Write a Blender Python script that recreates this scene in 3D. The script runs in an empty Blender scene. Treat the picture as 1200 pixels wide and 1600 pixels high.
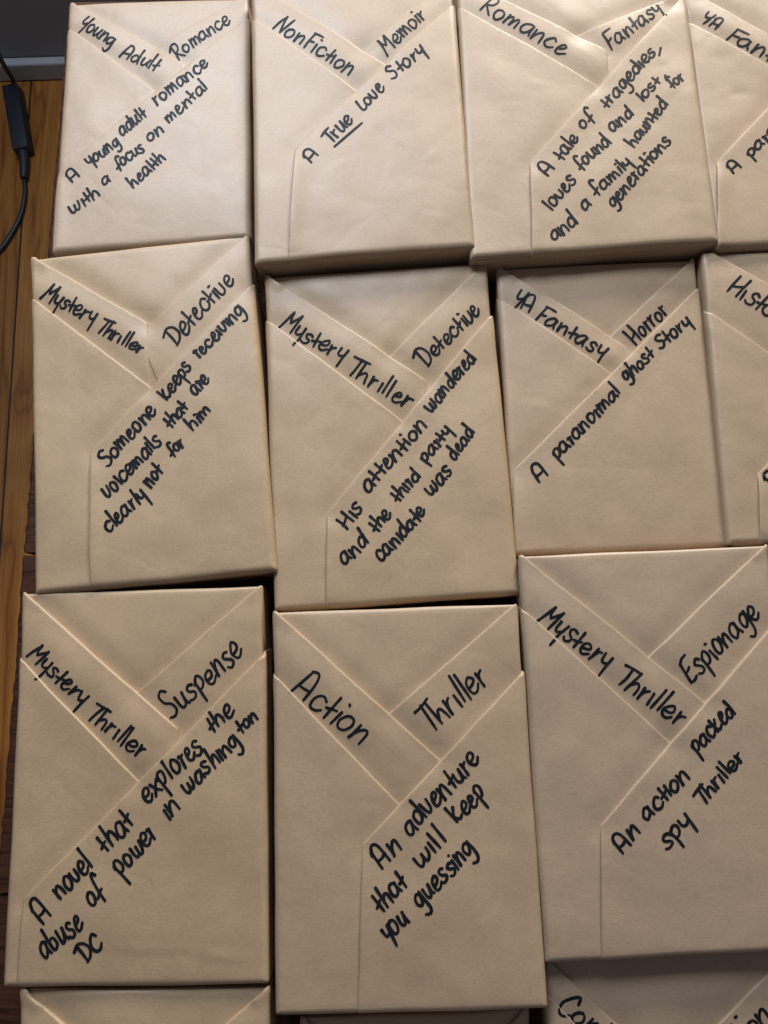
import bpy, bmesh, math, random
from mathutils import Vector, Matrix, noise

# ------------------------------------------------------------------ camera
SC = bpy.context.scene
COL = SC.collection
F_PX, TILT, ROLL, CAM_Z = 1200.0, math.radians(10.5), math.radians(-6.0), 0.505
cam_data = bpy.data.cameras.new('camera')
cam_data.sensor_fit = 'VERTICAL'
cam_data.sensor_height = 24.0
cam_data.lens = 24.0 * F_PX / 1600.0
cam_data.clip_start = 0.02
cam_data.clip_end = 50
cam = bpy.data.objects.new('camera', cam_data)
COL.objects.link(cam)
cam.matrix_world = Matrix.Translation((0, 0, CAM_Z)) @ Matrix.Rotation(TILT, 4, 'X') @ Matrix.Rotation(ROLL, 4, 'Z')
SC.camera = cam

# ------------------------------------------------------------------ light
W = bpy.data.worlds.new('World'); SC.world = W; W.use_nodes = True
bg = W.node_tree.nodes['Background']
bg.inputs[0].default_value = (0.86, 0.88, 1.0, 1)
bg.inputs[1].default_value = 0.14

def area(name, loc, target, sx, sy, power, color):
    d = bpy.data.lights.new(name, 'AREA'); d.shape = 'RECTANGLE'
    d.size, d.size_y, d.energy, d.color = sx, sy, power, color
    o = bpy.data.objects.new(name, d); COL.objects.link(o); o.location = loc
    o.rotation_euler = (Vector(target) - Vector(loc)).to_track_quat('-Z', 'Y').to_euler()
    return o
WALL_Y = 1.10
area('window_light', (0.98, 2.25, 0.76), (0.03, 0.05, 0.0), 0.55, 0.55, 88, (1.0, 0.965, 0.905))
area('upper_window_light', (-0.18, WALL_Y - 0.06, 0.80), (-0.05, 0.2, 0.0), 0.5, 0.5, 25, (0.76, 0.87, 1.0))

SC.view_settings.view_transform = 'Standard'
SC.view_settings.look = 'None'
SC.view_settings.exposure = 0.0
SC.view_settings.gamma = 1.0
SC.view_settings.use_curve_mapping = False

# ------------------------------------------------------------------ helpers
_Rm = (Matrix.Rotation(TILT, 3, 'X') @ Matrix.Rotation(ROLL, 3, 'Z'))
def at(x, y, z=0.0):
    """photo point -> the place on the horizontal plane at height z"""
    d = _Rm @ Vector((x - 600.0, 800.0 - y, -F_PX))
    k = (CAM_Z - z) / -d.z
    return Vector((d.x * k, d.y * k))

def tag(o, label=None, cat=None, group=None, kind=None):
    if label: o['label'] = label
    if cat: o['category'] = cat
    if group: o['group'] = group
    if kind: o['kind'] = kind
    return o

def empty(name, loc, rz=0.0):
    o = bpy.data.objects.new(name, None); COL.objects.link(o)
    o.empty_display_size = 0.03
    o.location = loc; o.rotation_euler = (0, 0, rz)
    return o

def mesh_obj(name, verts, faces, mat, parent=None, smooth=True):
    me = bpy.data.meshes.new(name); me.from_pydata([tuple(v) for v in verts], [], faces)
    me.materials.append(mat); me.update()
    if smooth:
        me.polygons.foreach_set('use_smooth', [True] * len(me.polygons))
    o = bpy.data.objects.new(name, me); COL.objects.link(o)
    if parent: o.parent = parent
    return o

def bm_obj(name, bm, mat, parent=None, smooth=True):
    me = bpy.data.meshes.new(name); bm.to_mesh(me); bm.free()
    me.materials.append(mat)
    if smooth:
        me.polygons.foreach_set('use_smooth', [True] * len(me.polygons))
    o = bpy.data.objects.new(name, me); COL.objects.link(o)
    if parent: o.parent = parent
    return o

# ------------------------------------------------------------------ materials
def new_mat(name):
    m = bpy.data.materials.new(name); m.use_nodes = True
    nt = m.node_tree; nt.nodes.clear()
    out = nt.nodes.new('ShaderNodeOutputMaterial'); p = nt.nodes.new('ShaderNodeBsdfPrincipled')
    nt.links.new(p.outputs[0], out.inputs[0])
    return m, nt, p
def nd(nt, t, **kw):
    n = nt.nodes.new(t)
    for k, v in kw.items(): setattr(n, k, v)
    return n
def noise_n(nt, vec, scale, detail=3, rough=0.55, dist=0.0):
    n = nd(nt, 'ShaderNodeTexNoise'); n.inputs['Scale'].default_value = scale
    n.inputs['Detail'].default_value = detail; n.inputs['Roughness'].default_value = rough
    n.inputs['Distortion'].default_value = dist
    nt.links.new(vec, n.inputs['Vector']); return n
def ramp(nt, fac, stops):
    r = nd(nt, 'ShaderNodeValToRGB'); e = r.color_ramp.elements
    while len(e) < len(stops): e.new(0.5)
    for i, (p, c) in enumerate(stops): e[i].position = p; e[i].color = (*c, 1) if len(c) == 3 else c
    nt.links.new(fac, r.inputs[0]); return r
def mixc(nt, mode, fac, a, b):
    m = nd(nt, 'ShaderNodeMix', data_type='RGBA', blend_type=mode)
    if isinstance(fac, (int, float)): m.inputs[0].default_value = fac
    else: nt.links.new(fac, m.inputs[0])
    for s, v in ((6, a), (7, b)):
        if isinstance(v, tuple): m.inputs[s].default_value = (*v, 1)
        else: nt.links.new(v, m.inputs[s])
    return m.outputs[2]

def paper_material(name, base):
    m, nt, p = new_mat(name)
    tc = nd(nt, 'ShaderNodeTexCoord'); oi = nd(nt, 'ShaderNodeObjectInfo')
    off = nd(nt, 'ShaderNodeVectorMath', operation='SCALE'); nt.links.new(oi.outputs['Random'], off.inputs['Scale'])
    off.inputs[0].default_value = (7.3, 3.1, 5.7)
    add = nd(nt, 'ShaderNodeVectorMath', operation='ADD')
    nt.links.new(tc.outputs['Object'], add.inputs[0]); nt.links.new(off.outputs[0], add.inputs[1])
    v = add.outputs[0]
    st = nd(nt, 'ShaderNodeMapping'); st.inputs['Scale'].default_value = (1.0, 3.2, 1.0); nt.links.new(v, st.inputs[0])
    mott = noise_n(nt, v, 34, 4, 0.55)                 # cloudy pulp
    fib = noise_n(nt, st.outputs[0], 420, 3, 0.65)    # fibres along the sheet
    grain = noise_n(nt, v, 1500, 2, 0.6)
    c1 = ramp(nt, mott.outputs[0], [(0.25, tuple(x * 0.925 for x in base)), (0.75, tuple(x * 1.06 for x in base))])
    c2 = ramp(nt, fib.outputs[0], [(0.3, (0.89, 0.885, 0.88)), (0.7, (1.08, 1.08, 1.08))])
    c3 = ramp(nt, grain.outputs[0], [(0.3, (0.93, 0.93, 0.93)), (0.7, (1.06, 1.06, 1.06))])
    col = mixc(nt, 'MULTIPLY', 1.0, c1.outputs[0], c2.outputs[0])
    col = mixc(nt, 'MULTIPLY', 1.0, col, c3.outputs[0])
    nt.links.new(col, p.inputs['Base Color'])
    rr = ramp(nt, mott.outputs[0], [(0.2, (0.42,) * 3), (0.8, (0.54,) * 3)])
    nt.links.new(rr.outputs[0], p.inputs['Roughness'])
    p.inputs['Specular IOR Level'].default_value = 0.5
    # bump: fine tooth, soft cockle, faint creases
    cock = noise_n(nt, v, 26, 2, 0.45, 0.2)
    cre = nd(nt, 'ShaderNodeTexVoronoi', feature='DISTANCE_TO_EDGE'); cre.inputs['Scale'].default_value = 14
    wv = nd(nt, 'ShaderNodeMix', data_type='VECTOR'); wv.inputs[0].default_value = 0.04
    wn = noise_n(nt, v, 20, 2); nt.links.new(v, wv.inputs[4]); nt.links.new(wn.outputs['Color'], wv.inputs[5])
    nt.links.new(wv.outputs[1], cre.inputs['Vector'])
    crr = ramp(nt, cre.outputs['Distance'], [(0.0, (0, 0, 0)), (0.06, (1, 1, 1))])
    b1 = nd(nt, 'ShaderNodeBump'); b1.inputs['Strength'].default_value = 0.22; b1.inputs['Distance'].default_value = 0.004
    nt.links.new(cock.outputs[0], b1.inputs['Height'])
    b2 = nd(nt, 'ShaderNodeBump'); b2.inputs['Strength'].default_value = 0.12; b2.inputs['Distance'].default_value = 0.0004
    nt.links.new(crr.outputs[0], b2.inputs['Height']); nt.links.new(b1.outputs[0], b2.inputs['Normal'])
    b3 = nd(nt, 'ShaderNodeBump'); b3.inputs['Strength'].default_value = 0.08; b3.inputs['Distance'].default_value = 0.0006
    nt.links.new(fib.outputs[0], b3.inputs['Height']); nt.links.new(b2.outputs[0], b3.inputs['Normal'])
    nt.links.new(b3.outputs[0], p.inputs['Normal'])
    return m

PAPER = [paper_material('kraft_paper', (0.362, 0.248, 0.155)),
         paper_material('kraft_paper_warm', (0.366, 0.248, 0.148)),
         paper_material('kraft_paper_grey', (0.354, 0.248, 0.163))]

INK, nt, p = new_mat('marker_ink')
tc = nd(nt, 'ShaderNodeTexCoord'); n1 = noise_n(nt, tc.outputs['Object'], 260, 3)
c = ramp(nt, n1.outputs[0], [(0.3, (0.004, 0.005, 0.007)), (0.8, (0.013, 0.014, 0.017))])
nt.links.new(c.outputs[0], p.inputs['Base Color'])
p.inputs['Roughness'].default_value = 0.5; p.inputs['Specular IOR Level'].default_value = 0.13

def wood_material(name, dark, mid, light, scale_along, scale_across, plank=None, rough=0.5, seam=(0.01, 0.006, 0.004), spec=0.4):
    """grain runs along local Y"""
    m, nt, p = new_mat(name)
    tc = nd(nt, 'ShaderNodeTexCoord')
    mp = nd(nt, 'ShaderNodeMapping'); mp.inputs['Scale'].default_value = (scale_across, scale_along, scale_across)
    nt.links.new(tc.outputs['Object'], mp.inputs[0])
    vec = mp.outputs[0]
    if plank:
        sx = nd(nt, 'ShaderNodeSeparateXYZ'); nt.links.new(tc.outputs['Object'], sx.inputs[0])
        dv = nd(nt, 'ShaderNodeMath', operation='DIVIDE'); nt.links.new(sx.outputs[0], dv.inputs[0]); dv.inputs[1].default_value = plank
        fl = nd(nt, 'ShaderNodeMath', operation='FLOOR'); nt.links.new(dv.outputs[0], fl.inputs[0])
        fr = nd(nt, 'ShaderNodeMath', operation='FRACT'); nt.links.new(dv.outputs[0], fr.inputs[0])
        wn = nd(nt, 'ShaderNodeTexWhiteNoise', noise_dimensions='1D'); nt.links.new(fl.outputs[0], wn.inputs['W'])
        sc = nd(nt, 'ShaderNodeVectorMath', operation='SCALE'); nt.links.new(wn.outputs['Color'], sc.inputs[0]); sc.inputs['Scale'].default_value = 9
        ad = nd(nt, 'ShaderNodeVectorMath', operation='ADD'); nt.links.new(vec, ad.inputs[0]); nt.links.new(sc.outputs[0], ad.inputs[1])
        vec = ad.outputs[0]
    warp = noise_n(nt, vec, 1.3, 3, 0.5, 0.5)
    mul = nd(nt, 'ShaderNodeMath', operation='MULTIPLY'); nt.links.new(warp.outputs[0], mul.inputs[0]); mul.inputs[1].default_value = 7.0
    rf = nd(nt, 'ShaderNodeMath', operation='FRACT'); nt.links.new(mul.outputs[0], rf.inputs[0])
    ring = ramp(nt, rf.outputs[0], [(0.0, dark), (0.12, mid), (0.6, light), (0.93, mid), (1.0, dark)])
    fine_m = nd(nt, 'ShaderNodeMapping'); fine_m.inputs['Scale'].default_value = (scale_across * 14, scale_along * 3, scale_across * 14)
    nt.links.new(tc.outputs['Object'], fine_m.inputs[0])
    fine = noise_n(nt, fine_m.outputs[0], 2.2, 4, 0.65)
    fc = ramp(nt, fine.outputs[0], [(0.25, (0.62, 0.6, 0.58)), (0.75, (1.12, 1.12, 1.12))])
    col = mixc(nt, 'MULTIPLY', 1.0, ring.outputs[0], fc.outputs[0])
    if plank:
        vr = ramp(nt, wn.outputs[0], [(0.0, (0.78, 0.76, 0.74)), (1.0, (1.12, 1.1, 1.06))])
        col = mixc(nt, 'MULTIPLY', 1.0, col, vr.outputs[0])
        sr = ramp(nt, fr.outputs[0], [(0.0, (1, 1, 1)), (0.022, (1, 1, 1)), (0.035, (0, 0, 0))])
        col = mixc(nt, 'MIX', sr.outputs[0], col, seam)
    nt.links.new(col, p.inputs['Base Color'])
    p.inputs['Roughness'].default_value = rough; p.inputs['Specular IOR Level'].default_value = spec
    b = nd(nt, 'ShaderNodeBump'); b.inputs['Strength'].default_value = 0.35; b.inputs['Distance'].default_value = 0.0015
    nt.links.new(fine.outputs[0], b.inputs['Height']); nt.links.new(b.outputs[0], p.inputs['Normal'])
    return m
FLOOR_M = wood_material('pine_floorboards', (0.19, 0.060, 0.008), (0.28, 0.103, 0.016), (0.36, 0.152, 0.030), 1.1, 13, plank=0.118, rough=0.42)
TABLE_M = wood_material('dark_stained_wood', (0.028, 0.010, 0.005), (0.06, 0.021, 0.010), (0.09, 0.034, 0.016), 4.0, 60, rough=0.62, spec=0.15)
def plain_mat(name, col, rough, var=0.1, scale=30, bump=0.0):
    m, nt, p = new_mat(name)
    tc = nd(nt, 'ShaderNodeTexCoord'); n = noise_n(nt, tc.outputs['Object'], scale, 4)
    c = ramp(nt, n.outputs[0], [(0.25, tuple(x * (1 - var) for x in col)), (0.75, tuple(x * (1 + var) for x in col))])
    nt.links.new(c.outputs[0], p.inputs['Base Color']); p.inputs['Roughness'].default_value = rough
    if bump:
        b = nd(nt, 'ShaderNodeBump'); b.inputs['Strength'].default_value = bump; b.inputs['Distance'].default_value = 0.002
        nt.links.new(n.outputs[0], b.inputs['Height']); nt.links.new(b.outputs[0], p.inputs['Normal'])
    return m
WALL_M = plain_mat('painted_wall', (0.2, 0.213, 0.23), 0.7, 0.05, 14, 0.15)
TRIM_M = plain_mat('painted_skirting', (0.31, 0.32, 0.335), 0.45, 0.05, 20)
BLACK_M = plain_mat('black_plastic', (0.008, 0.010, 0.016), 0.6, 0.2, 60)
CORD_M = plain_mat('black_rubber', (0.012, 0.012, 0.014), 0.5, 0.2, 90)

# ------------------------------------------------------------------ setting: floor, wall, table
FZ = -0.74
s0, s1 = at(27, 387, FZ), at(4, 730, FZ)                      # a seam between two floorboards
fang = math.atan2(s1.y - s0.y, s1.x - s0.x) + math.pi / 2
def slab(name, x0, x1, y0, y1, z0, z1, mat, bevel=0.0, nx=1):
    bm = bmesh.new()
    bmesh.ops.create_cube(bm, size=1.0)
    for v in bm.verts:
        v.co = Vector(((x0 + x1) / 2 + v.co.x * (x1 - x0), (y0 + y1) / 2 + v.co.y * (y1 - y0), (z0 + z1) / 2 + v.co.z * (z1 - z0)))
    if bevel: bmesh.ops.bevel(bm, geom=bm.edges[:], offset=bevel, segments=3, affect='EDGES', profile=0.5)
    return bm
bm = bmesh.new()
vs = [bm.verts.new(c) for c in ((-3, -3, 0), (4, -3, 0), (4, 5, 0), (-3, 5, 0))]; bm.faces.new(vs)
floor = bm_obj('floor', bm, FLOOR_M, smooth=False); floor.location = (s0.x + 0.0035, s0.y, FZ); floor.rotation_euler = (0, 0, fang)
tag(floor, kind='structure')

w0, w1 = at(0, 129, FZ), at(95, 126, FZ)                      # foot of the skirting board
wang = math.atan2(w1.y - w0.y, w1.x - w0.x)
wall_root_m = Matrix.Translation((w0.x, w0.y, FZ)) @ Matrix.Rotation(wang, 4, 'Z')
def wall_piece(name, x0, x1, y0, y1, z0, z1, mat, bev=0.0):
    o = bm_obj(name, slab(name, x0, x1, y0, y1, z0, z1, mat, bev), mat, smooth=False)
    o.matrix_world = wall_root_m; return tag(o, kind='structure')
wall_piece('wall', -2.5, 0.75, 0.018, 0.12, 0.0, 2.4, WALL_M)
wall_piece('skirting_board', -2.5, 0.75, 0.0, 0.016, 0.001, 0.042, TRIM_M, 0.004)

# table: boards laid left to right, their sawn ends make the ragged left edge
e0, e1 = at(101, 76, 0), at(20, 1068, 0)
ed = (e0 - e1).normalized(); tang = math.atan2(ed.y, ed.x) - math.pi / 2
table = empty('wooden_table', (e1.x, e1.y, FZ), tang)
tag(table, 'dark brown wooden table with ragged left edge under the wrapped books', 'table')
seam_p = at(4, 1398, 0)
rnd = random.Random(4)
def to_table(pt):
    return (Matrix.Rotation(-tang, 3, 'Z') @ Vector((pt.x - e1.x, pt.y - e1.y, 0)))
seam_y = to_table(seam_p).y
edges = [seam_y - 0.42, seam_y - 0.21, seam_y, seam_y + 0.212, seam_y + 0.424, seam_y + 0.64]
top_y = to_table(at(101, 76, 0)).y + 0.02
edges[-1] = max(edges[-1], top_y)
for i in range(len(edges) - 1):
    y0, y1 = edges[i] + 0.0012, edges[i + 1] - 0.0012
    n = max(6, int((y1 - y0) / 0.004))
    verts, faces = [], []
    Lx = 1.02
    for k in range(n + 1):
        y = y0 + (y1 - y0) * k / n
        jag = 0.0004 * noise.noise(Vector((y * 90, i * 3.7, 0))) + 0.0009 * (rnd.random() - 0.5) + 0.0009 * noise.noise(Vector((y * 11, 1.3, i)))
        x0 = jag
        e = 0.0015
        for (x, z) in ((x0 + 0.0012, -0.03), (x0, -0.0285), (x0 - 0.0004, -e), (x0 + e, 0.0), (Lx, 0.0), (Lx, -0.03)):
            verts.append((x, y, z))
    for k in range(n):
        for j in range(6):
            a, b = k * 6 + j, k * 6 + (j + 1) % 6
            faces.append((a, b, b + 6, a + 6))
    faces.append(tuple(range(5, -1, -1))); faces.append(tuple(n * 6 + j for j in range(6)))
    # local Y must be the grain direction: turn the board by -90 deg
    Rb = Matrix.Rotation(math.pi / 2, 3, 'Z')
    verts = [tuple(Rb @ Vector(v)) for v in verts]
    o = mesh_obj('table_board', verts, faces, TABLE_M, table, smooth=False)
    o.rotation_euler = (0, 0, -math.pi / 2); o.location = (0, 0, -FZ)
for lx, ly in ((0.06, edges[0] + 0.06), (0.96, edges[0] + 0.06), (0.06, edges[-1] - 0.06), (0.96, edges[-1] - 0.06)):
    bm_obj('leg', slab('leg', lx - 0.03, lx + 0.03, ly - 0.03, ly + 0.03, 0.001, -FZ - 0.0305, TABLE_M, 0.004), TABLE_M, table, smooth=False)
for ly in (edges[0] + 0.06, edges[-1] - 0.06):
    bm_obj('apron', slab('apron', 0.092, 0.928, ly - 0.011, ly + 0.011, -FZ - 0.11, -FZ - 0.0305, TABLE_M, 0.002), TABLE_M, table, smooth=False)

# power adapter and its cord on the floor at the foot of the wall
def tube(points, radius, seg=8, name='cord', mat=CORD_M, parent=None, closed_caps=True):
    pts = [Vector(q) for q in points]
    dense = []
    for i in range(len(pts) - 1):
        p0, p1, p2, p3 = pts[max(0, i - 1)], pts[i], pts[i + 1], pts[min(len(pts) - 1, i + 2)]
        for k in range(8):
            t = k / 8
            dense.append(0.5 * ((2 * p1) + (p2 - p0) * t + (2 * p0 - 5 * p1 + 4 * p2 - p3) * t * t + (3 * p1 - p0 - 3 * p2 + p3) * t ** 3))
    dense.append(pts[-1])
    verts, faces = [], []
    up = Vector((0, 0, 1))
    for i, q in enumerate(dense):
        d = (dense[min(i + 1, len(dense) - 1)] - dense[max(i - 1, 0)]).normalized()
        s = d.cross(up)
        if s.length < 1e-4: s = Vector((1, 0, 0))
        s.normalize(); u = s.cross(d)
        rad = radius(i / (len(dense) - 1)) if callable(radius) else radius
        for k in range(seg):
            a = 2 * math.pi * k / seg
            verts.append(q + s * math.cos(a) * rad + u * math.sin(a) * rad)
    for i in range(len(dense) - 1):
        for k in range(seg):
            a, b = i * seg + k, i * seg + (k + 1) % seg
            faces.append((a, b, b + seg, a + seg))
    faces.append(tuple(range(seg - 1, -1, -1))); faces.append(tuple((len(dense) - 1) * seg + k for k in range(seg)))
    return mesh_obj(name, verts, faces, mat, parent)
b0, b1 = at(14, 130, FZ + 0.03), at(31, 230, FZ + 0.03)
bd = (b1 - b0); bl = bd.length; bang = math.atan2(bd.y, bd.x) - math.pi / 2
bc = (b0 + b1) / 2
ad = empty('power_adapter', (bc.x, bc.y, FZ), bang)
tag(ad, 'black power adapter brick with its cord on the floor left of the table', 'adapter')
bmx = slab('brick', -0.0145, 0.0145, -bl / 2, bl / 2, 0.001, 0.030, BLACK_M, 0.003)
bm_obj('brick', bmx, BLACK_M, ad)
def loc(pt, z):
    v = Matrix.Rotation(-bang, 3, 'Z') @ Vector((pt.x - bc.x, pt.y - bc.y, 0)); return (v.x, v.y, z)
tube([(0.001, bl / 2 - 0.002, 0.015), (0.003, bl / 2 + 0.022, 0.0145), loc(at(37, 278, FZ + .012), 0.012)], lambda t: 0.0095 - 0.003 * t, 10, 'strain_relief', BLACK_M, ad)
tube([loc(at(*q, FZ + 0.006), 0.006) for q in ((37, 274), (39, 296), (37, 318), (30, 342), (16, 368), (0, 390), (-30, 415), (-90, 430), (-160, 400))], 0.0042, 8, 'cord', CORD_M, ad)
tube([(-0.002, -bl / 2 + 0.002, 0.016), (-0.004, -bl / 2 - 0.016, 0.02), loc(at(4, 98, FZ + 0.09), 0.09), loc(at(-6, 78, FZ + 0.16), 0.16), loc(at(-30, 50, FZ + 0.26), 0.26)], 0.0042, 8, 'cord', CORD_M, ad)

# ------------------------------------------------------------------ handwriting: one pen path per stroke, 'C' turns a corner
def P(s):
    """'x,y x,y C x,y' in x-heights -> list of corner-split point lists"""
    out = []
    for st in s.split('|'):
        cur = []
        for tok in st.split():
            if tok == 'C':
                out.append(cur); cur = [cur[-1]]
            else:
                a, b = tok.split(','); cur.append((float(a), float(b)))
        out.append(cur)
    return out
G = {
 'a': (0.98, '.72,.86 .5,1.02 .2,.86 .02,.42 .13,.04 .36,.02 .62,.34 .73,.92 C .72,.4 .86,-.02'),
 'b': (0.86, '.05,1.75 .06,.7 .12,.06 .4,.0 .66,.25 .64,.68 .42,.85 .12,.6'),
 'c': (0.84, '.68,.84 .45,1.03 .14,.8 .03,.4 .2,.04 .5,.0 .78,.26'),
 'd': (0.96, '.68,.72 .42,.95 .1,.66 .06,.2 .3,-.02 .6,.25 .73,.9|.68,1.72 .73,.9 .8,.0'),
 'e': (0.84, '.1,.42 .5,.52 .66,.8 .46,1.04 .17,.86 .04,.45 .18,.05 .46,.0 .8,.3'),
 'E2': (0.8, '.22,.5 .5,.68 .52,.98 .3,1.0 .1,.55 .14,.08 .45,.0 .8,.36'),
 'f': (0.74, '.78,1.5 .55,1.74 .36,1.45 .34,.6 .38,-.28|.02,.2 .35,.36 .66,.5'),
 'g': (0.9, '.68,.84 .42,1.02 .1,.74 .08,.26 .32,.06 .58,.4 .72,.98 C .8,.15 .74,-.55 .46,-.88 .12,-.7'),
 'h': (0.86, '.03,1.72 .08,.0|.08,.45 .36,.94 .58,.82 .66,.4 .7,.0'),
 'i': (0.34, '.06,.98 .12,.0'),
 '!': (0.34, '.06,.95 .12,.0|.06,1.5 .14,1.46'),
 'k': (0.82, '.02,1.45 .1,.0|.52,1.12 .34,.8 .1,.5 C .3,.2 .52,.02 .76,.2'),
 'l': (0.36, '.06,1.72 .14,.0'),
 'm': (1.18, '.03,1.0 .08,.0 C .14,.55 .34,.96 .47,.72 .5,.08 C .56,.5 .78,.95 .92,.75 .98,.0'),
 'n': (0.9, '.03,1.0 .08,.0 C .16,.55 .42,.98 .62,.8 .7,.0'),
 'o': (0.86, '.36,1.0 .12,.85 .03,.42 .2,.02 .5,.06 .7,.5 .56,.92 .3,1.01'),
 'p': (0.82, '.06,.86 .12,.0 .2,-.85|.0,.72 .28,1.1 .6,.98 .64,.52 .4,.16 .12,.2'),
 'r': (0.66, '.05,1.0 .1,.0 C .12,.5 .24,.84 .46,.94'),
 'R2': (0.48, '.02,.88 .12,1.0 .15,.5 .14,.0 C .16,.6 .24,.84 .36,.86'),
 's': (0.74, '.6,.9 .36,1.03 .13,.82 .28,.56 .56,.36 .52,.06 .22,-.06 .0,.1'),
 't': (0.62, '.22,1.42 .3,.0|-.02,.52 .3,.62 .58,.76'),
 'u': (0.88, '.03,1.0 .08,.3 .25,.0 .5,.2 .66,.98 C .66,.3 .8,.0'),
 'v': (0.8, '.02,1.0 .08,.3 .3,.0 .56,.3 .62,1.0'),
 'w': (1.14, '.0,1.0 .06,.3 .24,.0 .46,.3 .52,.78 C .56,.2 .74,.0 .94,.4 .96,1.0'),
 'x': (0.8, '.03,.95 .35,.45 .7,.02|.64,1.02 .32,.5 .02,.0'),
 'y': (0.8, '.02,1.02 .1,.42 .32,.28 .62,.55|.62,1.06 .62,.2 .66,-.8'),
 'A': (1.02, '.02,1.28 .06,1.0 .1,.0|.0,1.15 .18,1.62 .48,1.7 .72,1.3 .84,.0|.12,.58 .45,.56 .78,.66'),
 'A2': (1.05, '.0,.0 .16,.9 .32,1.68 C .62,1.72 .84,1.25 .86,.0|.1,.6 .5,.62 .82,.7'),
 'C': (1.02, '.84,1.32 .62,1.68 .24,1.4 .04,.7 .2,.06 .56,-.04 .95,.34'),
 'D': (1.2, '.3,1.5 .34,.8 .34,-.02|-.18,1.38 .4,1.66 .94,1.4 1.1,.75 .82,.15 .34,-.02'),
 'E': (1.02, '.92,1.72 .5,1.68 .2,1.5 C .18,.7 .14,.0 C .5,-.06 .86,.1|.2,.82 .46,.86 .7,.98'),
 'F': (0.82, '.22,1.7 .22,.8 .16,.0|.2,1.7 .6,1.7 1.05,1.74|.2,.82 .46,.88 .68,.96'),
 'H': (1.0, '.02,1.6 .06,.8 .1,.0|.78,1.68 .82,.8 .84,.0|.1,.66 .4,.76 .82,1.0'),
 'I': (0.34, '.06,1.0 .12,.0'),
 'L': (0.66, '.06,1.5 .1,.3 .22,.02 .44,.0 .64,.22'),
 'M': (1.25, '.02,.0 .2,.9 .34,1.74 C .42,1.2 .6,.86 C .82,1.2 1.08,1.74 C 1.06,.9 1.04,.0'),
 'N': (1.08, '.02,-.02 .12,.9 .2,1.66 C .44,.9 .78,.0 C .84,.9 .88,1.66'),
 'R': (1.05, '.22,1.5 .26,.8 .26,-.02|-.12,1.3 .2,1.68 .7,1.7 .86,1.35 .66,.95 .3,.8 C .6,.4 .98,-.02'),
 'S': (0.92, '.78,1.56 .5,1.78 .14,1.5 .28,1.05 .7,.72 .78,.2 .42,-.12 .04,.06'),
 'S2': (0.9, '.7,1.3 .4,1.5 .1,1.2 .3,.86 .64,.6 .64,.1 .3,-.12 .0,.06'),
 'T': (0.74, '.44,1.66 .42,.8 .38,.0|-.14,1.6 .4,1.66 1.02,1.72'),
 'Y': (0.92, '.04,1.66 .1,1.1 .34,.86 .66,1.1|.74,1.72 .68,.8 .58,-.1'),
 'Y2': (0.95, '.04,1.4 .08,.8 .32,.56 .64,.85|.74,1.5 .66,.5 .56,-.5'),
 ',': (0.3, '.1,.2 .0,-.3'),
}
GP = {k: (v[0], P(v[1])) for k, v in G.items()}

def smooth_path(pts, step):
    if len(pts) == 2:
        n = max(2, int((Vector(pts[1]) - Vector(pts[0])).length / step))
        return [Vector(pts[0]).lerp(Vector(pts[1]), k / n) for k in range(n + 1)]
    p = [Vector(q) for q in pts]
    out = []
    for i in range(len(p) - 1):
        p1, p2 = p[i], p[i + 1]
        p0 = p[i - 1] if i else p1 * 2 - p2
        p3 = p[i + 2] if i + 2 < len(p) else p2 * 2 - p1
        n = max(2, int((p2 - p1).length / step))
        for k in range(n):
            t = k / n
            out.append(0.5 * ((2 * p1) + (p2 - p0) * t + (2 * p0 - 5 * p1 + 4 * p2 - p3) * t * t + (3 * p1 - p0 - 3 * p2 + p3) * t ** 3))
    out.append(p[-1])
    return out

def tokens(word):
    out = []; i = 0
    while i < len(word):
        if word[i] == '{':
            j = word.index('}', i); out.append(word[i + 1:j]); i = j + 1
        else:
            out.append(word[i]); i += 1
    return out

def word_strokes(word, a, b, xh, rng, slant=0.14, asc=1.0):
    """pen paths of a word written from a to b (2-D points, metres); returns (path, nib) pairs"""
    toks = [('E2' if (t == 'e' and i and rng.random() < 0.4) else t) for i, t in enumerate(tokens(word))]
    total = sum(GP[t][0] for t in toks) - (GP[toks[-1]][0] - max(q[0] for s in GP[toks[-1]][1] for q in s))
    d = (b - a); L = d.length; ux = d / L; uy = Vector((-ux.y, ux.x))
    sx = L / total
    x = 0.0; res = []
    bow = rng.uniform(-0.04, 0.04) * xh * math.sqrt(len(toks))
    for t in toks:
        adv, strokes = GP[t]
        jx, jy = rng.uniform(-.04, .04), rng.uniform(-.09, .09)
        jr, js = rng.uniform(-.08, .08), rng.uniform(0.9, 1.1)
        wob = [(rng.uniform(-.03, .03), rng.uniform(-.03, .03)) for _ in range(3)]
        for si, st in enumerate(strokes):
            pth = smooth_path([(cx + rng.uniform(-.042, .042), cy + rng.uniform(-.045, .045)) for cx, cy in st], 0.09)
            q = []
            for v in pth:
                vx, vy = v.x, v.y
                if vy > 1: vy = 1 + (vy - 1) * asc
                vx += wob[si % 3][0] * vy; vy *= js
                vx, vy = vx + vy * (slant + jr), vy + jy
                Xl = (x + jx + 0.03 + v.x * 0.92) * sx + vy * (slant + jr) * xh
                Y = vy * xh + bow * (1 - (2 * (x / total) - 1) ** 2)
                q.append(a + ux * Xl + uy * Y)
            res.append(q)
        x += adv
    return res

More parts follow.
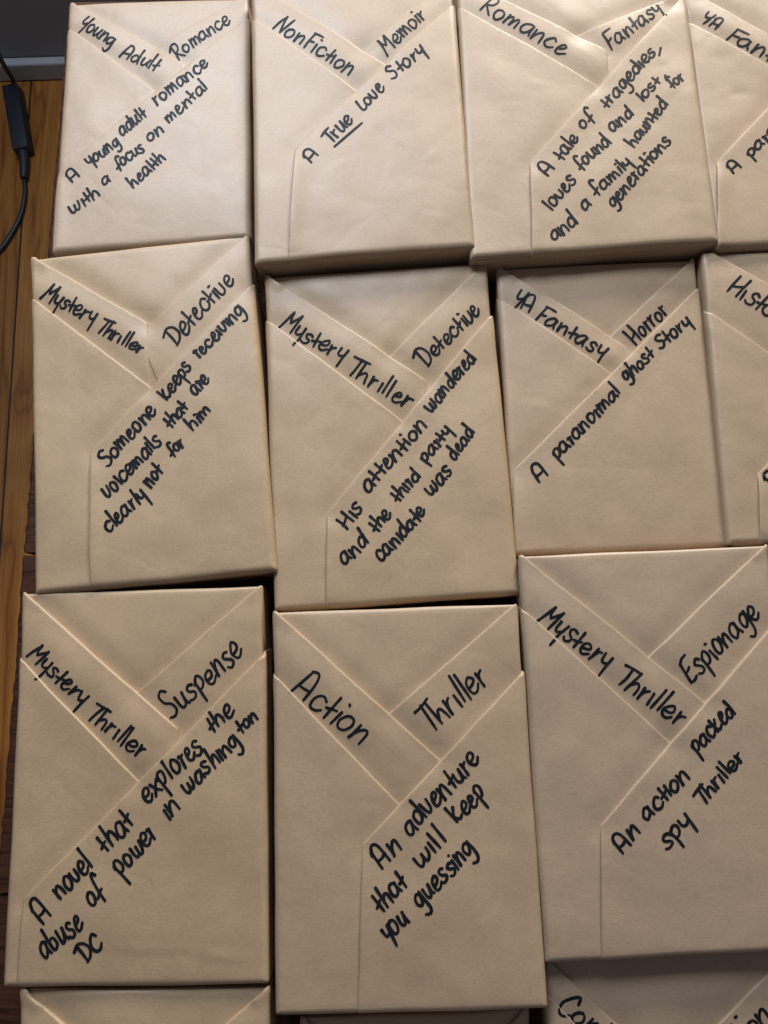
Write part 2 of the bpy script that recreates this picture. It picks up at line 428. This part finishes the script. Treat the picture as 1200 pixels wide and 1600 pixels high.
def ribbon(path, w, rng, off_fn, verts, faces, lift):
    """flat inked stroke with round ends, laid on the paper by off_fn"""
    pts = [path[0]]
    for v in path[1:]:
        if (v - pts[-1]).length > w * 0.12: pts.append(v)
    if len(pts) < 2:
        pts.append(pts[0] + Vector((w * 0.15, 0)))
    n = len(pts); ph = rng.uniform(0, 6)
    base = len(verts)
    def put(v): verts.append(off_fn(v, lift)); return len(verts) - 1
    rows = []
    for i, v in enumerate(pts):
        t = (pts[min(i + 1, n - 1)] - pts[max(i - 1, 0)])
        if t.length < 1e-9: t = Vector((1, 0))
        t.normalize(); nn = Vector((-t.y, t.x))
        u = i / (n - 1)
        ww = w * (0.5 + 0.05 * math.sin(ph + u * 5) + 0.03 * noise.noise(Vector((v.x * 900, v.y * 900, ph))))
        if u < 0.12: ww *= 1.06
        ww *= 1.0 - 0.16 * max(0, u - 0.8) / 0.2
        rows.append((put(v + nn * ww), put(v), put(v - nn * ww), v, t, ww))
    for i in range(n - 1):
        a, b = rows[i], rows[i + 1]
        faces.append((a[0], a[1], b[1], b[0])); faces.append((a[1], a[2], b[2], b[1]))
    for (r, sgn) in ((rows[0], -1), (rows[-1], 1)):
        l, c, rr, v, t, ww = r
        nn = Vector((-t.y, t.x)); prev = l
        for k in range(1, 6):
            an = math.pi * k / 6
            q = put(v + nn * ww * math.cos(an) + t * sgn * ww * math.sin(an))
            faces.append((c, prev, q)); prev = q
        faces.append((c, prev, rr))

# ------------------------------------------------------------------ a book wrapped in kraft paper
def hull(pts):
    p = sorted({(round(q.x, 6), round(q.y, 6)) for q in pts})
    cr = lambda o, a, b: (a[0] - o[0]) * (b[1] - o[1]) - (a[1] - o[1]) * (b[0] - o[0])
    def half(seq):
        h = []
        for q in seq:
            while len(h) > 1 and cr(h[-2], h[-1], q) <= 1e-12: h.pop()
            h.append(q)
        return h
    return [Vector(q) for q in half(p)[:-1] + half(p[::-1])[:-1]]

class Book:
    def __init__(s, quad_px, H, seed, rx=0.0021):
        s.H = H; s.seed = seed; s.r = rx
        q = [at(x, y, H) for x, y in quad_px]                    # TL TR BR BL on the table
        s.c = sum(q, Vector((0, 0))) / 4
        e = (q[1] - q[0]) + (q[2] - q[3]); s.ang = math.atan2(e.y, e.x)
        R = Matrix.Rotation(-s.ang, 2)
        s.q = [R @ (v - s.c) for v in q]
        s.W = ((s.q[1] - s.q[0]).length + (s.q[2] - s.q[3]).length) / 2
        s.L = ((s.q[1] - s.q[2]).length + (s.q[0] - s.q[3]).length) / 2
        s.layers = []
        s.creases = []; s.dips = []
    def bil(s, x, y):
        u, v = x / s.W + .5, y / s.L + .5
        TL, TR, BR, BL = s.q
        return TL * ((1 - u) * v) + TR * (u * v) + BR * (u * (1 - v)) + BL * ((1 - u) * (1 - v))
    def inv(s, p):
        x, y = p.x, p.y
        for _ in range(6):
            d = s.bil(x, y) - p; x -= d.x; y -= d.y
        return Vector((x, y))
    def px(s, x, y, dz=0.0):
        """photo point on the book's top -> its own flat coordinates"""
        w = at(x, y, s.H + dz)
        return s.inv(Matrix.Rotation(-s.ang, 2) @ (w - s.c))
    def surf(s, x, y, off):
        r = s.r; a, b = s.W / 2 - r, s.L / 2 - r
        cx, cy = max(-a, min(a, x)), max(-b, min(b, y))
        ex, ey = x - cx, y - cy
        sd = s.seed * 17.3
        cr_ = 0.0
        for (ax, ay, bx, by, h, w) in s.dips:                     # the sheets below sag where another is folded over them
            dx, dy = bx - ax, by - ay; l2 = dx * dx + dy * dy
            t = max(0.0, min(1.0, ((x - ax) * dx + (y - ay) * dy) / l2))
            d2 = math.hypot(x - ax - dx * t, y - ay - dy * t)
            if d2 < 3 * w: cr_ -= h * math.exp(-(d2 / w) ** 2)
        for (ax, ay, bx, by, h, w) in s.creases:
            dx, dy = bx - ax, by - ay; l2 = dx * dx + dy * dy
            t = max(0.0, min(1.0, ((x - ax) * dx + (y - ay) * dy) / l2))
            sgn = ((x - ax) * dy - (y - ay) * dx) / math.sqrt(l2)
            if abs(sgn) < 5 * w:
                d2 = math.hypot(x - ax - dx * t, y - ay - dy * t)
                cr_ += h * math.exp(-(d2 / w) ** 2) * math.sin(math.pi * min(1, max(0, 0.02 + t * 0.96))) - 0.5 * h * math.exp(-(d2 / (2.5 * w)) ** 2) * (1 if sgn > 0 else 0.3)
        bul = 0.0010 * (1 - (2 * x / s.W) ** 4) * (1 - (2 * y / s.L) ** 4) if abs(ex) + abs(ey) == 0 else 0.0
        z = s.H
        wr = 0.0008 * noise.noise(Vector((x * 22, y * 22, sd))) + 0.00022 * noise.noise(Vector((x * 60, y * 45, sd + 5))) + cr_
        if ex == 0 and ey == 0:
            v = s.bil(x, y); return Vector((v.x, v.y, z + off + bul + wr))
        d = (abs(ex) ** 7 + abs(ey) ** 7) ** (1 / 7)
        th = min(d / r, math.pi / 2)
        rem = min(max(0.0, d - r * math.pi / 2), s.H - r - 0.0005)
        rr = r + off
        out = 0.0007 * noise.noise(Vector((cx * 18, cy * 18, sd + 9))) * math.sin(th) + 0.0006 * noise.noise(Vector((x * 30, y * 30, sd + 2))) * min(1, rem / 0.01)
        px_, py_ = cx + ex / d * (rr * math.sin(th) + out), cy + ey / d * (rr * math.sin(th) + out)
        v = s.bil(px_, py_)
        return Vector((v.x, v.y, z - r + rr * math.cos(th) - rem + wr * math.cos(th)))
    # --- sheets
    def add_layer(s, name, poly, off, lifts=()):
        """poly: convex, anticlockwise, flat coordinates; lifts: (p, q, height) edges of the sheet that stand up a little"""
        poly = hull(poly)
        ly = dict(name=name, poly=poly, off=off, lifts=lifts); s.layers.append(ly); return ly
    def inside(s, poly, x, y, m=0.0):
        d = 1e9
        for i in range(len(poly)):
            a, b = poly[i], poly[(i + 1) % len(poly)]
            e = b - a
            d = min(d, (e.x * (y - a.y) - e.y * (x - a.x)) / e.length)
        return d
    def loff(s, ly, x, y):
        o = ly['off']
        for (a, b, h, w) in ly['lifts']:
            e = b - a; t = max(0, min(1, ((x - a.x) * e.x + (y - a.y) * e.y) / e.length_squared))
            d = math.hypot(x - a.x - e.x * t, y - a.y - e.y * t)
            o += h * math.exp(-(d / w) ** 2) * math.sin(math.pi * min(1, max(0, t))) ** 0.4
        return o
    def top(s, x, y):
        o = 0.0
        for ly in s.layers:
            if s.inside(ly['poly'], x, y) > -0.0003: o = max(o, s.loff(ly, x, y))
        return o
    def body_mesh(s, mat, root):
        r = s.r
        def axis(h):
            inner = h - r; arc = r * math.pi / 2; side = s.H - r
            neg = [-(inner + arc + side), -(inner + arc + side * .66), -(inner + arc + side * .33)] + [-(inner + arc * k / 6) for k in range(6, -1, -1)]
            n = max(10, int(2 * inner / 0.0024))
            mid = [-inner + 2 * inner * k / n for k in range(1, n)]
            return neg + mid + [-v for v in neg[::-1]]
        X, Y = axis(s.W / 2), axis(s.L / 2)
        verts = [s.surf(x, y, 0.0) for y in Y for x in X]
        nx = len(X); faces = [(j * nx + i, j * nx + i + 1, (j + 1) * nx + i + 1, (j + 1) * nx + i) for j in range(len(Y) - 1) for i in range(nx - 1)]
        return mesh_obj('wrapping_paper', verts, faces, mat, root)
    def layer_mesh(s, ly, mat, root):
        poly = ly['poly']
        x0, x1 = min(p.x for p in poly), max(p.x for p in poly); y0, y1 = min(p.y for p in poly), max(p.y for p in poly)
        st = 0.0023
        bm = bmesh.new()
        def axis(lo, hi, h):
            vals = {lo, hi}
            inner = h - s.r
            for k in range(7):
                for sg in (-1, 1):
                    v = sg * (inner + s.r * math.pi / 2 * k / 6)
                    if lo < v < hi: vals.add(v)
            n = max(1, int((hi - lo) / st))
            for k in range(1, n):
                v = lo + (hi - lo) * k / n
                if all(abs(v - w) > st * 0.2 for w in vals if abs(abs(w) - inner) < 0.009): vals.add(v)
            return sorted(vals)
        X, Y = axis(x0, x1, s.W / 2), axis(y0, y1, s.L / 2)
        g = [[bm.verts.new((x, y, 0)) for x in X] for y in Y]
        for j in range(len(Y) - 1):
            for i in range(len(X) - 1):
                bm.faces.new((g[j][i], g[j][i + 1], g[j + 1][i + 1], g[j + 1][i]))
        for i in range(len(poly)):
            a, b = poly[i], poly[(i + 1) % len(poly)]
            e = (b - a).normalized()
            geom = bm.verts[:] + bm.edges[:] + bm.faces[:]
            bmesh.ops.bisect_plane(bm, geom=geom, dist=1e-6, plane_co=(a.x, a.y, 0), plane_no=(e.y, -e.x, 0), clear_outer=True)
        bmesh.ops.remove_doubles(bm, verts=bm.verts[:], dist=2e-5)
        bm.verts.ensure_lookup_table()
        info = {}
        bedges = [e for e in bm.edges if e.is_boundary]
        offz = {}
        for v in bm.verts: offz[v] = s.loff(ly, v.co.x, v.co.y)
        # rolled paper edge: rings outwards and down
        ring = {}
        for e in bedges:
            for v in e.verts: ring.setdefault(v, [])
        def normal(v):
            acc = Vector((0, 0)); 
            for i in range(len(poly)):
                a, b = poly[i], poly[(i + 1) % len(poly)]
                en = (b - a).normalized(); d = abs(en.x * (v.co.y - a.y) - en.y * (v.co.x - a.x))
                if d < 3e-5: acc += Vector((en.y, -en.x))
            if acc.length < 1e-6: acc = Vector((1, 0))
            return acc.normalized()
        sd = s.seed * 3.1 + ly['off'] * 1e4
        pos = {}
        for v in bm.verts:                                        # hand-cut paper: no edge is quite straight
            x, y = v.co.x, v.co.y
            pos[v] = (x + 0.0005 * noise.noise(Vector((x * 30, y * 30, sd))) + 0.0001 * noise.noise(Vector((x * 140, y * 140, sd))),
                      y + 0.0005 * noise.noise(Vector((x * 30, y * 30, sd + 40))) + 0.0001 * noise.noise(Vector((x * 140, y * 140, sd + 40))), offz[v])
        prof = ((0.00022, 0.00004), (0.00050, 0.00016), (0.00072, 0.00036), (0.0008, 0.00062), (0.0008, None))
        for v in ring:
            n = normal(v); x, y, o = pos[v]
            for (dx, dz) in prof:
                nv = bm.verts.new((0, 0, 0))
                oo = (o - dz) if dz is not None else -0.0001
                pos[nv] = (x + n.x * dx, y + n.y * dx, max(oo, -0.0001)); ring[v].append(nv)
        for e in bedges:
            f = e.link_faces[0]
            a, b = e.verts
            # orientation so that normals stay up
            lp = [l for l in f.loops if l.edge == e][0]
            a, b = lp.vert, lp.link_loop_next.vert
            ca, cb = [a] + ring[a], [b] + ring[b]
            for k in range(len(prof)):
                try: bm.faces.new((ca[k + 1], cb[k + 1], cb[k], ca[k]))
                except ValueError: pass
        for v in bm.verts:
            x, y, o = pos[v]; v.co = s.surf(x, y, o)
        bm.normal_update()
        return bm_obj(ly['name'], bm, mat, root)

def build_book(spec, idx):
    b = Book(spec['quad'], spec['H'], idx + 1, spec.get('r', 0.0021))
    rc = random.Random(900 + idx)
    for (x0, y0, x1, y1, h) in spec.get('crease', ()):
        p0, p1 = b.px(x0, y0), b.px(x1, y1); b.creases.append((p0.x, p0.y, p1.x, p1.y, h, 0.0022))
    for k in range(4):
        x, y, an, ln = rc.uniform(-.4, .4) * b.W, rc.uniform(-.42, .42) * b.L, rc.uniform(0, 6.28), rc.uniform(.008, .026)
        b.creases.append((x, y, x + ln * math.cos(an), y + ln * math.sin(an), rc.choice((-1, 1)) * rc.uniform(.00012, .0003), rc.uniform(.0016, .003)))
    root = empty('wrapped_book', (b.c.x, b.c.y, 0.0004), b.ang)
    tag(root, spec['label'], 'book', 'books wrapped in brown kraft paper')
    mat = PAPER[spec.get('mat', idx % 3)]
    a_, b_ = b.W / 2, b.L / 2
    dn = -b_ - b.H * 0.75; side = b.H * 0.7
    V = lambda x, y: Vector((x, y))
    g = spec['geo']
    def px(k): return b.px(*g[k]) if isinstance(g[k], tuple) else g[k]
    TL, TR = b.px(*g.get('TL', spec['quad'][0])), b.px(*g.get('TR', spec['quad'][1]))
    U, E1, L1, T, R1, K, B = (px(k) for k in ('U', 'E1', 'L1', 'T', 'R1', 'K', 'B'))
    for (p, q, h, w) in ((TL.lerp(E1, .06), E1, .0012, .009), (TR.lerp(U, .06), U, .0010, .009), (L1.lerp(T, .08), T, .0009, .008), (R1.lerp(K, .06), K, .0008, .009)):
        b.dips.append((p.x, p.y, q.x, q.y, h, w))
    def ext(p, q, x):       # the line p-q carried on to the abscissa x
        t = (x - p.x) / (q.x - p.x); return V(x, p.y + (q.y - p.y) * t)
    # right-hand band: upper edge TR-U, tucked under the left band and the front flap
    du = (U - TR).normalized()
    R1n = R1 + (R1 - T).normalized() * 0.0
    R_up = V(a_ + side, TR.y + (TR.y - U.y) / (TR.x - U.x) * 0.0)
    down = V(a_ + side, R1.y - 0.014)
    lowU = U + du * 0.012
    fl_dir = (T - R1).normalized()
    nrm = V(fl_dir.y, -fl_dir.x)
    if nrm.x < 0: nrm = -nrm
    b.add_layer('crossed_band', [TR + V(side, 0) * 1.0 + V(0, -0.001), TR, lowU, T + nrm * 0.007 - fl_dir * 0.004, down], 0.0005, lifts=[(TR, lowU, 0.0015, 0.014), (TR - du * 0.004, TR + du * 0.012, 0.0013 * rc.uniform(.1, 1), 0.004)])
    # left-hand band
    E2 = px('E2') if 'E2' in g else E1 + nrm * 0.012
    dl = (E1 - TL).normalized()
    e2 = E2 + (V(0, -1) * 0.010)
    tin = T + (T - L1).normalized() * 0.004 + V(-0.004, -0.008)
    b.add_layer('crossed_band', [TL + V(-side, 0) + V(0, -0.001), TL, E1, e2, tin, L1 + V(0.004, -0.014), L1 + V(-side, -0.014)], 0.0010, lifts=[(TL, E1 + dl * 0.008, 0.0021, 0.016), (TL - dl * 0.004, TL + dl * 0.014, 0.0016 * rc.uniform(.15, 1), 0.0045)])
    # left-hand sheet
    t2 = T + (T - L1).normalized() * 0.008
    B_in = B + V(0.012, 0)
    b.add_layer('side_flap', [L1 + V(-side, (L1.y - T.y) * 0.05), L1, T, t2 + V(0.002, -0.004), V(max(B.x, K.x) + 0.012, min(K.y, T.y - 0.03) - 0.004), V(B.x + 0.012, dn), V(-a_ - side, dn)], 0.0015,
                lifts=[(L1, T, 0.0014, 0.009)])
    # front flap on top of all
    Bx = V(B.x + (B.x - K.x) / max(1e-4, K.y - B.y) * (B.y - dn), dn)
    b.add_layer('front_flap', [R1 + V(side, (R1.y - T.y) * 0.02), R1, K, B, Bx, V(a_ + side, dn)], 0.0020,
                lifts=[(K, B, spec.get('lift', 0.0008), 0.007), (R1, K, 0.0014, 0.010)])
    # folded end: a tapering flap on the front edge
    t1 = -b_ - b.r * 0.9
    b.add_layer('end_fold', [V(-a_ + 0.0025, t1), V(-a_ + 0.022, -b_ - b.H), V(a_ - 0.022, -b_ - b.H), V(a_ - 0.0025, t1)], 0.0023)
    b.body_mesh(mat, root)
    for ly in b.layers: b.layer_mesh(ly, mat, root)
    # writing
    rng = random.Random(100 + idx)
    def off_fn(v, lift):
        return b.surf(v.x, v.y, b.top(v.x, v.y) + 0.00018 + lift)
    for blk in spec['text']:
        verts, faces = [], []; kk = 0
        s, ox, oy = blk['crop']; nib = blk['nib'] * (0.92 if idx < 4 else 1.0 if idx < 8 else 1.0)
        for (word, x0, y0, x1, y1, xh) in blk['words']:
            pa, pb = b.px(ox + x0 / s, oy + y0 / s), b.px(ox + x1 / s, oy + y1 / s)
            k = (CAM_Z - b.H) / F_PX
            pxmid = at(ox + x0 / s, oy + y0 / s, b.H)
            k *= 1.0
            if word == '_':
                strokes = [smooth_path([(pa.x, pa.y), (pb.x, pb.y)], nib)]
            else:
                strokes = word_strokes(word, pa, pb, xh / s * k * (1.06 if idx < 4 else 1.1 if idx < 8 else 1.13) * (1.12 if blk['nib'] == NB else 1.0), rng, blk.get('slant', 0.14), 1.16 if blk['nib'] == NB else 1.0)
            for st in strokes:
                ribbon(st, nib, rng, off_fn, verts, faces, 0.000003 * (kk % 12)); kk += 1
        o = mesh_obj('handwriting', verts, faces, INK, root, smooth=False)
    return root

C_A = (2.857, 0, 0); C_2 = (3.0, 370, 0); C_3 = (2.4, 700, 0); C_4 = (3.81, 1040, 0)
C_5 = (2.667, 0, 350); C_5b = (4.104, 130, 460); C_6 = (2.727, 390, 390); C_6b = (4.444, 510, 530)
C_7 = (2.609, 740, 370); C_7b = (4.444, 820, 430); C_8 = (3.137, 1040, 370)
C_9 = (4.615, 30, 970); C_9m = (2.2533, 0, 890); C_9b = (3.158, 40, 1080)
C_10 = (2.2857, 400, 900); C_10b = (4.706, 560, 1140); C_11 = (2.0513, 780, 820); C_11b = (4.8, 930, 1070); C_14 = (3.333, 840, 1460)
NB, NL = 0.00168, 0.00182          # nib widths: bands, blurbs

BOOKS = [
 dict(quad=[(112, 6), (386, -3), (388, 370), (86, 394)], H=.030, mat=2,
  label='kraft wrapped book lettered Young Adult Romance, its blurb naming mental health, nearest the power cord',
  geo=dict(TL=(113, 7), TR=(379, -2), U=(245, 77), E1=(285, 103), L1=(107, 47), T=(239, 143), R1=(388, 31), K=(96, 274), B=(88, 398)),
  text=[dict(crop=C_A, nib=NB, words=[('{Y2}oung', 350, 128, 506, 218, 40), ('{A2}dult', 536, 262, 704, 330, 38)]),
        dict(crop=C_A, nib=NB, words=[('Romance', 792, 275, 1035, 108, 38)]),
        dict(crop=C_A, nib=NL, words=[('A', 326, 832, 366, 800, 38), ('young', 408, 757, 543, 657, 38), ('adult', 550, 622, 670, 535, 42), ('romance', 705, 490, 938, 305, 42),
              ('with', 330, 968, 452, 885, 40), ('a', 470, 845, 505, 822, 38), ('focus', 532, 775, 655, 690, 40), ('on', 675, 650, 735, 605, 38), ('mental', 760, 568, 930, 410, 38),
              ('health', 602, 857, 748, 725, 38)])]),
 dict(quad=[(396, -20), (703, -30), (737, 383), (402, 410)], H=.039, mat=0, lift=.0014,
  label='kraft wrapped book lettered NonFiction Memoir with the underlined word True on it',
  geo=dict(U=(570, 82), E1=(600, 102), L1=(390, 30), T=(557, 145), R1=(708, 10), K=(463, 237), B=(453, 398)),
  text=[dict(crop=C_2, nib=NB, words=[('NonF{!}ct{i}on', 168, 142, 525, 362, 46)]),
        dict(crop=C_2, nib=NB, words=[('Memo{!}r', 708, 265, 888, 92, 42)]),
        dict(crop=C_2, nib=NL, words=[('A', 352, 782, 388, 742, 42), ('True', 445, 690, 550, 580, 45), ('_', 460, 703, 588, 592, 1), ('Lov{E2}', 592, 540, 703, 432, 45), ('{S2}tory', 728, 388, 885, 265, 44)])]),
 dict(quad=[(716, -30), (1062, -40), (1117, 375), (738, 402)], H=.037, mat=0, lift=.0012,
  label='kraft wrapped book lettered Romance Fantasy with a long blurb about tragedies and a haunted family',
  geo=dict(TR=(1061, -5), U=(908, 56), E1=(945, 83), E2=(948, 121), L1=(713, 13), T=(933, 138), R1=(1066, -2), K=(829, 258), B=(832, 404)),
  text=[dict(crop=C_3, nib=NB, words=[('Romance', 108, 42, 428, 222, 40)]),
        dict(crop=C_3, nib=NB, words=[('Fantasy', 606, 195, 800, 48, 35)]),
        dict(crop=C_3, nib=NL, words=[('A', 366, 675, 393, 645, 34), ('tale', 425, 617, 488, 533, 33), ('of', 500, 500, 550, 455, 32), ('tragedies', 590, 420, 772, 212, 32), (',', 784, 214, 795, 202, 30),
              ('lov{E2}s', 385, 803, 478, 690, 34), ('found', 490, 652, 608, 548, 32), ('and', 612, 508, 692, 440, 32), ('lost', 724, 396, 794, 316, 27), (',', 800, 312, 810, 302, 30),
              ('and', 395, 915, 485, 848, 38), ('a', 505, 802, 532, 776, 32), ('fam{!}ly', 550, 745, 685, 625, 32), ('haunt{E2}d', 692, 567, 818, 402, 30), ('for', 832, 345, 882, 305, 28),
              ('g{E2}n{E2}{R2}at{!}ons', 615, 792, 830, 545, 32)])]),
 dict(quad=[(1066, -45), (1395, -55), (1452, 372), (1121, 385)], H=.034, mat=0, lift=.0012,
  label='kraft wrapped book lettered YA Fantasy, beside the Romance Fantasy one, its blurb starting A paranormal',
  geo=dict(TL=(1066, -18), U=(1262, 97), E1=(1290, 115), L1=(1069, 34), T=(1238, 132), R1=(1404, -30), K=(1119, 258), B=(1122, 383)),
  text=[dict(crop=C_4, nib=NB, words=[('YA', 192, 128, 288, 190, 44), ('Fantasy', 340, 238, 820, 500, 50)]),
        dict(crop=C_4, nib=NL, words=[('A', 388, 1052, 438, 1010, 50), ('pa{R2}ano{R2}mal', 490, 962, 905, 560, 46)])]),
 dict(quad=[(52, 405), (386, 368), (428, 888), (59, 924)], H=.032, mat=1, lift=.0012,
  label='kraft wrapped book lettered Mystery Thriller Detective with a blurb about receiving voicemails',
  geo=dict(U=(240, 507), E1=(229, 507), E2=(235, 609), L1=(51, 468), T=(236, 609), R1=(397, 444), K=(145, 708), B=(146, 915)),
  text=[dict(crop=C_5, nib=NB, words=[('Mystery', 170, 312, 388, 420, 36), ('Thriller', 400, 454, 588, 549, 32)]),
        dict(crop=C_5, nib=NB, words=[('Detect{!}ve', 728, 522, 985, 243, 42)]),
        dict(crop=C_5b, nib=NL, words=[('Someone', 160, 1112, 490, 757, 58), ('keeps', 545, 688, 705, 482, 56), ('{R2}eceiving', 752, 430, 1035, 120, 50),
              ('voicemails', 170, 1315, 512, 957, 60), ('that', 568, 872, 692, 737, 55), ('a{R2}e', 725, 662, 825, 562, 55),
              ('clearly', 172, 1535, 415, 1305, 62), ('not', 440, 1250, 530, 1142, 56), ('for', 575, 1052, 660, 975, 50), ('h{!}m', 712, 890, 828, 762, 48)])]),
 dict(quad=[(417, 433), (758, 411), (808, 925), (432, 951)], H=.028, mat=1, lift=.0008,
  label='kraft wrapped book lettered Mystery Thriller Detective, blurb starting His attention wandered',
  geo=dict(U=(612, 557), E1=(664, 597), E2=(666, 612), L1=(414, 500), T=(628, 661), R1=(768, 494), K=(513, 804), B=(512, 942)),
  text=[dict(crop=C_6, nib=NB, words=[('Mystery', 122, 335, 392, 478, 38), ('Thriller', 410, 527, 668, 676, 38)]),
        dict(crop=C_6, nib=NB, words=[('Detect{!}ve', 746, 507, 990, 268, 38)]),
        dict(crop=C_6b, nib=NL, words=[('His', 146, 1332, 255, 1187, 62), ('attent{!}on', 292, 1082, 698, 622, 64), ('wande{R2}{E2}d', 728, 527, 1037, 147, 58),
              ('and', 128, 1572, 295, 1415, 66), ('the', 350, 1352, 458, 1225, 58), ('thi{R2}d', 500, 1147, 652, 960, 55), ('pa{R2}ty', 690, 872, 868, 655, 52),
              ('canidate', 385, 1558, 692, 1202, 60), ('was', 722, 1098, 874, 937, 58), ('d{E2}ad', 888, 852, 1020, 652, 54)])]),
 dict(quad=[(779, 420), (1083, 406), (1135, 851), (806, 864)], H=.024, mat=0, lift=.0004, crease=[(910, 770, 925, 835, .0003)],
  label='kraft wrapped book lettered YA Fantasy Horror with one line reading A paranormal ghost story',
  geo=dict(U=(953, 528), E1=(976, 544), L1=(769, 462), T=(953, 586), R1=(1090, 452), K=(804, 736), B=(807, 857)),
  text=[dict(crop=C_7, nib=NB, words=[('YA', 142, 278, 225, 315, 36)]),
        dict(crop=C_7b, nib=NB, words=[('Fantasy', 58, 314, 528, 578, 56)]),
        dict(crop=C_7b, nib=NB, words=[('Horror', 768, 492, 985, 262, 58)]),
        dict(crop=C_7b, nib=NL, words=[('A', 88, 1457, 150, 1400, 66), ('pa{R2}ano{R2}mal', 215, 1295, 652, 832, 56), ('ghost', 690, 752, 895, 572, 56), ('{S2}tory', 925, 528, 1150, 352, 54)])]),
 dict(quad=[(1098, 396), (1440, 385), (1500, 835), (1140, 847)], H=.030, mat=0, lift=.0012,
  label='kraft wrapped book lettered Historical in its band, right of the YA Fantasy Horror one',
  geo=dict(TL=(1110, 397), U=(1300, 510), E1=(1330, 530), L1=(1096, 482), T=(1290, 622), R1=(1446, 470), K=(1184, 743), B=(1186, 838)),
  text=[dict(crop=C_8, nib=NB, words=[('Histo{R2}ical', 286, 273, 690, 510, 50)]),
        dict(crop=C_8, nib=NL, words=[('A', 508, 1238, 550, 1198, 46)])]),
 dict(quad=[(39, 928), (408, 916), (416, 1532), (10, 1537)], H=.032, mat=1, lift=.0003, crease=[(165, 1478, 290, 1482, .0003), (285, 1482, 405, 1502, .0003)],
  label='kraft wrapped book lettered Mystery Thriller Suspense with a blurb about power in Washington DC',
  geo=dict(U=(217, 1083), E1=(276, 1139), E2=(276, 1158), L1=(31, 1028), T=(216, 1221), R1=(417, 1019), K=(41, 1405), B=(32, 1531)),
  text=[dict(crop=C_9, nib=NB, words=[('Mystery', 52, 250, 452, 606, 60), ('Thriller', 485, 687, 880, 985, 58)]),
        dict(crop=C_9m, nib=NB, words=[('Suspense', 602, 525, 862, 292, 38)]),
        dict(crop=C_9b, nib=NL, words=[('A', 98, 1147, 143, 1095, 60), ('novel', 182, 1022, 338, 858, 50), ('that', 405, 792, 548, 640, 52), ('explo{R2}{E2}s', 608, 552, 888, 290, 54), ('the', 925, 207, 1040, 105, 48),
              ('abuse', 100, 1312, 302, 1142, 56), ('of', 340, 1062, 412, 990, 56), ('powe{R2}', 480, 907, 658, 715, 50), ('in', 712, 637, 778, 575, 52), ('washing', 808, 507, 1065, 252, 46), ('ton', 1065, 207, 1148, 135, 36),
              ('DC', 300, 1337, 398, 1240, 42)])]),
 dict(quad=[(430, 957), (807, 944), (851, 1570), (434, 1582)], H=.034, mat=0, lift=.0006,
  label='kraft wrapped book lettered Action Thriller with the blurb An adventure that will keep you guessing',
  geo=dict(U=(608, 1117), E1=(688, 1190), L1=(426, 1053), T=(624, 1259), R1=(818, 1051), K=(568, 1319), B=(562, 1576)),
  text=[dict(crop=C_10, nib=NB, words=[('{A2}ct{!}on', 122, 410, 372, 597, 45)]),
        dict(crop=C_10, nib=NB, words=[('Thriller', 632, 565, 830, 382, 42)]),
        dict(crop=C_10b, nib=NL, words=[('An', 166, 1010, 312, 870, 76), ('adventure', 375, 775, 895, 217, 74), ('that', 165, 1335, 372, 1132, 70), ('will', 450, 1007, 636, 822, 72), ('keep', 722, 682, 928, 472, 70),
              ('you', 212, 1540, 374, 1397, 70), ('gue{s}s{!}ng', 445, 1292, 852, 872, 66)])]),
 dict(quad=[(813, 869), (1197, 852), (1255, 1478), (856, 1500)], H=.034, mat=2, lift=.0008,
  label='kraft wrapped book lettered Mystery Thriller Espionage with the blurb An action packed spy Thriller',
  geo=dict(U=(1015, 1027), E1=(1101, 1102), L1=(814, 952), T=(1047, 1164), R1=(1212, 974), K=(938, 1290), B=(940, 1495)),
  text=[dict(crop=C_11, nib=NB, words=[('Mystery', 117, 305, 335, 460, 31), ('Thriller', 366, 502, 566, 640, 30)]),
        dict(crop=C_11, nib=NB, words=[('Esp{!}onage', 610, 514, 836, 288, 33)]),
        dict(crop=C_11b, nib=NL, words=[('An', 186, 1257, 326, 1112, 70), ('act{i}on', 370, 1018, 694, 697, 68), ('pack{E2}d', 745, 512, 1032, 207, 62), ('spy', 515, 1225, 715, 1025, 64), ('Thriller', 792, 902, 1092, 548, 54)])]),
 dict(quad=[(38, 1547), (419, 1543), (432, 2165), (14, 2170)], H=.030, mat=1, lift=.0005,
  label='kraft wrapped book at the bottom left, only its top in view, below the Suspense one',
  geo=dict(U=(226, 1714), E1=(290, 1772), L1=(32, 1668), T=(230, 1850), R1=(424, 1660), K=(120, 1960), B=(118, 2160)), text=[]),
 dict(quad=[(472, 1591), (822, 1578), (862, 2190), (470, 2200)], H=.022, mat=0, lift=.0005,
  label='kraft wrapped book at the bottom centre, a thin strip showing below the Action one',
  geo=dict(U=(652, 1738), E1=(716, 1795), L1=(470, 1690), T=(660, 1870), R1=(830, 1700), K=(560, 1990), B=(556, 2190)), text=[]),
 dict(quad=[(853, 1490), (1240, 1480), (1290, 2100), (880, 2120)], H=.022, mat=2, lift=.0005,
  label='kraft wrapped book at the bottom right, Cont legible in its band, below the Espionage one',
  geo=dict(TL=(852, 1496), TR=(1236, 1488), U=(1060, 1664), E1=(1130, 1760), L1=(852, 1551), T=(1080, 1800), R1=(1250, 1610), K=(970, 1910), B=(972, 2105)),
  text=[dict(crop=C_14, nib=NB, words=[('Contempo{R2}a{R2}y', 92, 375, 760, 930, 50)]),
        dict(crop=C_14, nib=NB, words=[('F{!}ct{!}on', 905, 702, 1212, 440, 52)])]),
]
for i, sp in enumerate(BOOKS):
    build_book(sp, i)
